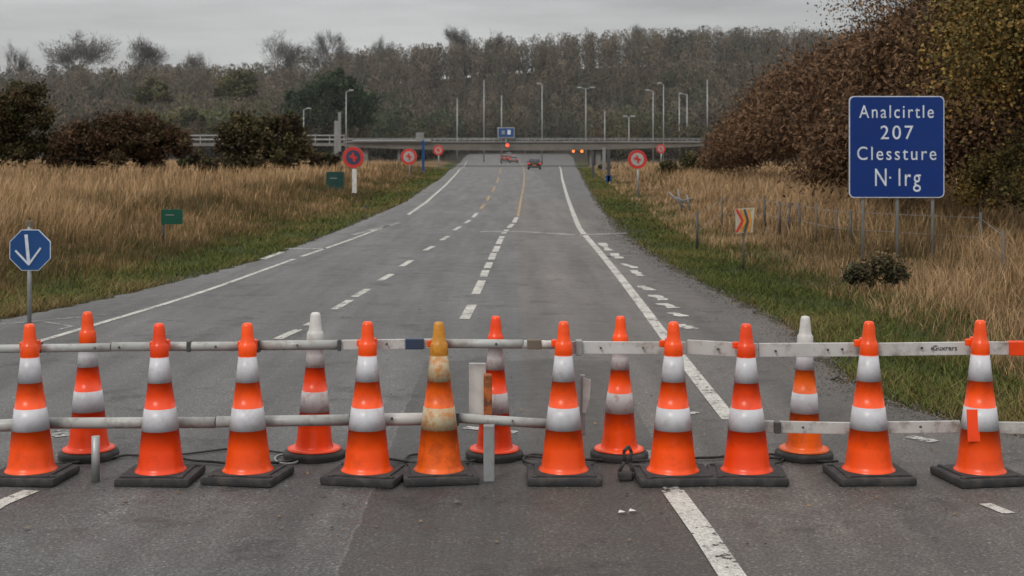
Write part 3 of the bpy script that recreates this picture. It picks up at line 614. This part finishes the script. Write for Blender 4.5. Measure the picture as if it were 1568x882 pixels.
def stroke(name,pxs,wpx,Y,mat,par):
    kk=Y/F
    for i,(a,b) in enumerate(zip(pxs[:-1],pxs[1:])):
        A_=Vector(at(*a,Y));B_=Vector(at(*b,Y)); d=(B_-A_).normalized(); n=Vector((-d.z,0,d.x))*wpx*kk/2
        A_-=d*wpx*kk*.2;B_+=d*wpx*kk*.2
        q=[A_+n,B_+n,B_-n,A_-n]; plate(name,[(v.x,v.z) for v in q],Y-.003-.001*i,.003,mat,par)
stroke('arrow',[(40,360),(44,403)],5,Yo-.005,M_letter,so); stroke('arrow_head',[(24,384),(44,405)],3.0,Yo-.008,M_letter,so); stroke('arrow_head',[(44,405),(62,380)],3,Yo-.011,M_letter,so)
p=at(45,480,Yo+.03); tube('post',(p[0],p[1],float(g(p[0],p[1]))-.1),(p[0],p[1],HC+(HY-347)*k),.026,.026,M_galv,so)
p=at(45,343,Yo+.03); boxpart('post_cap',p,(.07,.05,.08),M_wood,so,.01)
def round_sign(x,y,rpx,yfoot,inner,pic=None,postw=.045,Y=None,plate_=False):
    if Y is None: Y=F*HC/(yfoot-HY)
    k=Y/F; e=empty('traffic_sign'); cx,_,cz=at(x,y,Y); r=rpx*k
    cyl_y('sign_back',cx,cz,Y,r,.03,M_galv,e); cyl_y('red_ring',cx,cz,Y-.01,r*.985,.01,M_red,e); cyl_y('inner_face',cx,cz,Y-.02,r*.68,.01,inner,e)
    stroke('pictogram',[(x-rpx*.32,y-rpx*.1),(x+rpx*.3,y+rpx*.05)],rpx*.22,Y-.024,pic or M_red,e)
    stroke('pictogram',[(x-rpx*.05,y-rpx*.4),(x+rpx*.1,y+rpx*.38)],rpx*.2,Y-.036,pic or M_red,e)
    z0=float(g(cx,Y))-.2; tube('post',(cx+r*.08,Y+.06,z0),(cx+r*.08,Y+.06,cz+r*.6),postw,postw,M_galv,e)
    if plate_: boxpart('post_panel',(cx+r*.1,Y+.0,cz-r*2.2),(r*.42,.03,r*2.2),M_white,e)
    return e
round_sign(541,241,16.5,308,M_navy,plate_=True)
round_sign(626,240,12.5,276,painted('sign_grey',(.33,.32,.32),.5),pic=M_red,postw=.05)
round_sign(671,230,8,262,painted('sign_pink',(.40,.27,.25),.5),pic=M_red,postw=.06)
round_sign(976,244,14.5,304,painted('sign_grey2',(.36,.35,.34),.5),pic=M_red)
round_sign(1012,228,7,262,painted('sign_grey3',(.3,.25,.25),.5),pic=M_red,postw=.06)
def board(x,y,wp,hp,Y,mat,posts=(0,)):
    e=empty('information_sign'); k=Y/F; cx,_,cz=at(x,y,Y)
    plate('panel',rrect(cx,cz,wp*k,hp*k,.03),Y,.03,mat,e)
    stroke('legend',[(x-wp*.28,y-hp*.12),(x+wp*.1,y-hp*.12)],hp*.06,Y-.004,M_galvd,e)
    for dx in posts: tube('post',(cx+dx*k,Y+.05,float(g(cx,Y))-.1),(cx+dx*k,Y+.05,cz+hp*k*.5),.03,.03,M_dark,e)
board(263,332,33,23,29.5,M_green,posts=(-14,))
board(513,276,27,26,62,painted('sign_dark_green',(.012,.05,.045),.5,spec=.2),posts=(2,))
board(560,322,5,16,50,M_dark); board(349,371,5,12,32,M_green)
e=empty('warning_sign'); Y=25.; k=Y/F; cx,_,cz=at(1139,338,Y)
plate('panel',[(v.x,v.z) for v in [Vector(at(*q,Y)) for q in [(1126,320),(1156,318),(1152,356),(1127,358)]]],Y,.03,painted('sign_cream',(.40,.36,.28),.6),e)
wm=[M_red,M_ye,M_dark,M_ye]
for i in range(4):
    q0=(1128+i*6,321); q1=(1137+i*4,338); q2=(1128+i*6,355)
    stroke('chevron',[q0,q1,q2],3.6,Y-.006-.004*i,wm[i],e)
tube('post',(cx,Y+.05,0),(cx,Y+.05,cz+.15),.02,.02,M_wood,e)
fe=empty('wire_fence'); prev=None
for x,y0,y1 in [(1068,338,378),(1105,322,352),(1172,316,356),(1194,316,360),(1206,324,362),(1226,322,364),(1249,319,372),(1279,328,378),(1304,332,380),(1500,370,405),(1537,405,440)]:
    X,Y=ground_px(x,y1+4); z=float(g(X,Y)); zt=HC-(y0-HY)*Y/F
    tube('fence_post',(X,Y,z-.1),(X+random.uniform(-.06,.06),Y,max(zt,z+.85)*random.uniform(.94,1.04)),.032,.027,M_wood if x%2 else M_dark,fe,7)
    if prev and abs(prev[0]-X)<4:
        for hh in (.4,.75): tube('wire',(prev[0],prev[1],prev[2]+hh),(X,Y,z+hh),.005,.005,M_galvd,fe,5)
    prev=(X,Y,z)
bb=empty('broken_barrier')
for a,b,w_ in [((1024,294),(1048,318),.024),((1038,290),(1044,322),.022),((1052,298),(1056,322),.022),((1028,300),(1056,312),.024),((1046,306),(1060,304),.02)]:
    tube('timber',at(*a,34),at(*b,34),w_,w_,M_galvd,bb,6)
# ------------------------------------------------------------ street lamps
def lamp(x,ytop,Y,arm=1,armpx=10,double=False):
    e=empty('street_lamp'); X,_,zt=at(x,ytop,Y); zb=float(g(X,Y))-.3; k=Y/F
    tube('pole',(X,Y,zb),(X,Y,zt),.13*Y/260,.075*Y/260,M_galv,e,10)
    for s in ((1,-1) if double else (arm,)):
        if s==0: continue
        tube('arm',(X,Y,zt),(X+s*armpx*k,Y,zt+.25),.06*Y/260,.05*Y/260,M_galv,e,8)
        boxpart('lamp_head',(X+s*(armpx+2)*k,Y,zt+.25),(7*k,.4,1.9*k),M_galv,e,.08)
for q in [(530,141,200,1,6),(465,168,250,1,6),(700,150,300,0,0),(741,122,330,0,0),(768,146,300,0,0),(830,130,290,-1,3),(926,170,280,0,0),
          (1000,140,300,-1,6),(1016,130,210,-1,4),(1040,145,320,0,0),(1052,145,320,-1,8),(1083,122,340,0,0)]:
    lamp(*q)
lamp(897,136,280,double=True,armpx=8); lamp(963,180,270,double=True,armpx=4)
e=empty('signal_post')
for x,y0,y1,w_,m_ in [(520,172,232,4,M_galvd),(515,185,240,6,M_galvd),(643,203,215,12,M_galvd),(648,215,275,4,M_blue2)]:
    Y=125; p=at(x,(y0+y1)/2,Y); boxpart('part',p,(w_*Y/F,.25,(y1-y0)*Y/F),m_,e,.03)
e=empty('signal_post')
for x,y0,y1,w_,m_ in [(932,228,285,5,M_dark),(932,268,285,9,M_blue2),(925,226,262,5,M_galvd),(908,232,272,4,M_dark)]:
    Y=92; p=at(x,(y0+y1)/2,Y); boxpart('part',p,(w_*Y/F,.2,(y1-y0)*Y/F),m_,e,.03)
# ------------------------------------------------------------ bridge
br=empty('road_bridge'); Y=260.; k=Y/F
def bbox(name,x0,y0,x1,y1,Yc,dep,mat,bev=.03):
    a=at(x0,y0,Yc); b=at(x1,y1,Yc); return boxpart(name,((a[0]+b[0])/2,Yc+dep/2,(a[2]+b[2])/2),(abs(b[0]-a[0]),dep,abs(a[2]-b[2])),mat,br,bev)
pts=[at(x,218.2,Y) for x in np.linspace(528,1078,40)]
bot=[at(x,221.5+9*math.cos((x-790)/300*1.45)**.8,Y) for x in np.linspace(1078,528,40)]
plate('girder',[(q[0],q[2]) for q in pts+bot],Y,8,painted('bridge_girder',(.13,.12,.105),.7,(.05,.045,.04),.7,.5),br)
bbox('deck_edge',528,216,1078,218.3,Y-.3,9,painted('deck_edge_concrete',(.19,.185,.18),.8,(.09,.09,.09),.7,.6))
for yy in (212,214): 
    a=at(528,yy,Y-.1); b=at(1078,yy,Y-.1); tube('handrail',a,b,.06,.06,M_galv,br,6)
for x in range(530,1080,9): bbox('baluster',x,211.5,x+.7,215.9,Y-.15,.08,M_galv,.005)
for x,wd in [(560,7),(611,4),(905,5),(916,8)]: bbox('pier',x-wd/2,222,x+wd/2,262,Y+1,5,M_conc,.1)
bbox('approach_wall',270,219,528,223.5,Y+.2,6,M_conc); bbox('approach_top_rail',280,206.5,528,208.2,Y,.3,M_galv); bbox('approach_mid_rail',290,212.5,540,214.6,Y,.3,M_galv)
for x in range(284,530,22): bbox('approach_post',x,207,x+1.3,220,Y+.1,.2,M_galv,.01)
bbox('parapet_end',540,214,660,216,Y-.9,.3,M_galv)
bbox('gantry_sign_frame',762,195,788,211,Y-1.0,.3,M_galv); bbox('gantry_sign_face',763.3,196.2,786.7,209.8,Y-1.05,.06,M_blue2)
bbox('gantry_legend',768,200,773,206,Y-1.1,.05,M_galvd,0); bbox('gantry_legend',777,199,782,206,Y-1.1,.05,M_letter,0); bbox('gantry_post',774,210,776,220,Y-.8,.2,M_galv)
def signal(x,y,rpx,m,Y):
    e=empty('traffic_light'); kk=Y/F; p=at(x,y,Y)
    boxpart('housing',(p[0],p[1]+.2,p[2]),(rpx*2.7*kk,.3,rpx*2.9*kk),M_dark,e,.05)
    cyl_y('lens',p[0],p[2],Y-.02,rpx*kk,.06,m,e,20); boxpart('bracket',(p[0],p[1]+.25,p[2]+rpx*2*kk),(.1,.1,rpx*2*kk),M_dark,e)
signal(777,222.5,2.4,M_redl,Y-1.4); signal(878,231.5,2.0,M_ambl,Y-1.2); signal(891,231.5,2.2,M_ambl,Y-1.2)
# ------------------------------------------------------------ cars
def car(x,yfoot,paint,face=-1,hs=1.0,lit=True):
    X,Y=ground_px(x,yfoot); z=zr(Y); e=empty('car',(X,Y,z)); W,L=1.72,4.2
    side=[(-2.1,.32),(-2.1,.78),(-2.02,.92),(-1.75,1.0),(-1.5,1.03),(1.0,1.0),(1.9,.80),(2.1,.62),(2.1,.32),(1.7,.24),(-1.7,.24)]
    roof=[(-1.62,1.0),(-1.15,1.42),(-.6,1.47),(.15,1.44),(.95,.99)]
    def ext(name,prof,w0,mat,taper=1.0):
        bm=bmesh.new(); vs=[bm.verts.new((-w0/2*(taper if pz>1.2 else 1),py,pz)) for py,pz in prof]; f=bm.faces.new(vs); rr=bmesh.ops.extrude_face_region(bm,geom=[f])
        for v in rr['geom']:
            if isinstance(v,bmesh.types.BMVert): v.co.x=-v.co.x
        bmesh.ops.recalc_face_normals(bm,faces=bm.faces); bmesh.ops.bevel(bm,geom=[q for q in bm.edges if q.calc_face_angle(0)>.2],offset=.05,segments=2,affect='EDGES')
        me=bpy.data.meshes.new(name); bm.to_mesh(me); bm.free(); me.materials.append(mat)
        for p in me.polygons: p.use_smooth=True
        return link(bpy.data.objects.new(name,me),e)
    ext('body',side,W,paint); ext('cabin',roof,W*.9,paint,.78)
    def quad(name,v,mat): npmesh(name,np.array(v),np.array([[0,1,2,3]]),None,mat,e)
    quad('rear_window',[(-.66,-1.60,1.06),(.66,-1.60,1.06),(.52,-1.21,1.38),(-.52,-1.21,1.38)],M_glass)
    quad('windscreen',[(-.66,.93,1.05),(.66,.93,1.05),(.52,.24,1.40),(-.52,.24,1.40)],M_glass)
    for s in (-1,1):
        quad('side_window',[(s*.785,-1.3,1.06),(s*.785,.75,1.05),(s*.655,.15,1.38),(s*.66,-1.0,1.38)],M_glass)
        boxpart('tail_light',(s*.70,-2.09,.80),(.26,.08,.17),M_tail if lit else M_red,e,.02); boxpart('head_light',(s*.62,2.05,.66),(.3,.1,.13),M_letter,e,.02)
        for yy in (-1.3,1.3): tube('wheel',(s*.66,yy,.31),(s*.88,yy,.31),.31,.31,M_tyre,e,20); tube('hub',(s*.87,yy,.31),(s*.89,yy,.31),.18,.17,M_galv,e,14)
        boxpart('mirror',(s*.95,.62,1.03),(.16,.1,.12),paint,e,.02)
    boxpart('bumper',(0,-2.12,.42),(1.66,.1,.22),M_dark,e,.03); boxpart('number_plate',(0,-2.18,.62),(.5,.02,.11),M_ye,e)
    if face>0: e.rotation_euler=(0,0,math.pi)
    e.scale=(hs,hs,hs); return e
P_red=painted('car_paint_dark_red',(.10,.012,.014),.25,(.03,.01,.01),.3,1); P_blk=painted('car_paint_black',(.018,.018,.022),.3,(.03,.03,.03),.3,1,spec=.3)
P_gry=painted('car_paint_grey',(.12,.12,.13),.25,(.05,.05,.05),.3,1); P_r2=painted('car_paint_red',(.22,.02,.02),.3,(.05,.01,.01),.3,1)
car(818,259.5,P_blk,hs=.86); car(773,248,P_r2,hs=1.15); car(787,250,P_gry,hs=1.1); car(779,243,P_gry,hs=1.1)
# ------------------------------------------------------------ world
wd=bpy.data.worlds.new('World'); S.world=wd; wd.use_nodes=True; nt=wd.node_tree
bg=nt.nodes['Background']; sky=nt.nodes.new('ShaderNodeTexSky'); sky.sky_type='NISHITA'; sky.sun_disc=False
sky.sun_elevation=math.radians(42); sky.sun_rotation=math.radians(205)
tc=nt.nodes.new('ShaderNodeTexCoord'); sp=nt.nodes.new('ShaderNodeSeparateXYZ'); nt.links.new(tc.outputs['Generated'],sp.inputs[0])
cl=ramp(nt,sp.outputs[2],[(0.0,(5.1,5.15,5.1)),(.12,(5.3,5.4,5.45)),(.5,(10.2,10.0,9.8)),(1.0,(15.4,15.0,14.4))])
mp=nt.nodes.new('ShaderNodeMapping'); mp.inputs['Scale'].default_value=(1.3,1.3,10); nt.links.new(tc.outputs['Generated'],mp.inputs[0])
cn=noise(nt,2.3,7,.55,vec=mp.outputs[0]); cl=mix(nt,cl,ramp(nt,cn.outputs[0],[(.32,.72),(.5,.98),(.68,1.22)]),1,'MULTIPLY')
fin=mix(nt,sky.outputs[0],cl,.96); nt.links.new(fin,bg.inputs['Color']); bg.inputs['Strength'].default_value=.1
sd=bpy.data.lights.new('sun','SUN'); sd.energy=1.4; sd.angle=math.radians(14); sd.color=(1,.93,.84); so_=bpy.data.objects.new('sun',sd); link(so_)
so_.rotation_euler=(math.radians(48),0,math.radians(-28)); so_.location=(0,0,30)
# ------------------------------------------------------------ camera
cd_=bpy.data.cameras.new('camera'); cam=bpy.data.objects.new('camera',cd_); link(cam); cam.location=(0,0,HC); cam.rotation_euler=(math.pi/2,0,0)
cd_.lens=50; cd_.sensor_width=36; cd_.shift_y=-(441-HY)/1568; cd_.clip_end=4000; cd_.clip_start=.1
cd_.dof.use_dof=True; cd_.dof.focus_distance=9.3; cd_.dof.aperture_fstop=5.6
S.camera=cam
S.view_settings.view_transform='Standard'; S.view_settings.look='None'; S.view_settings.exposure=0
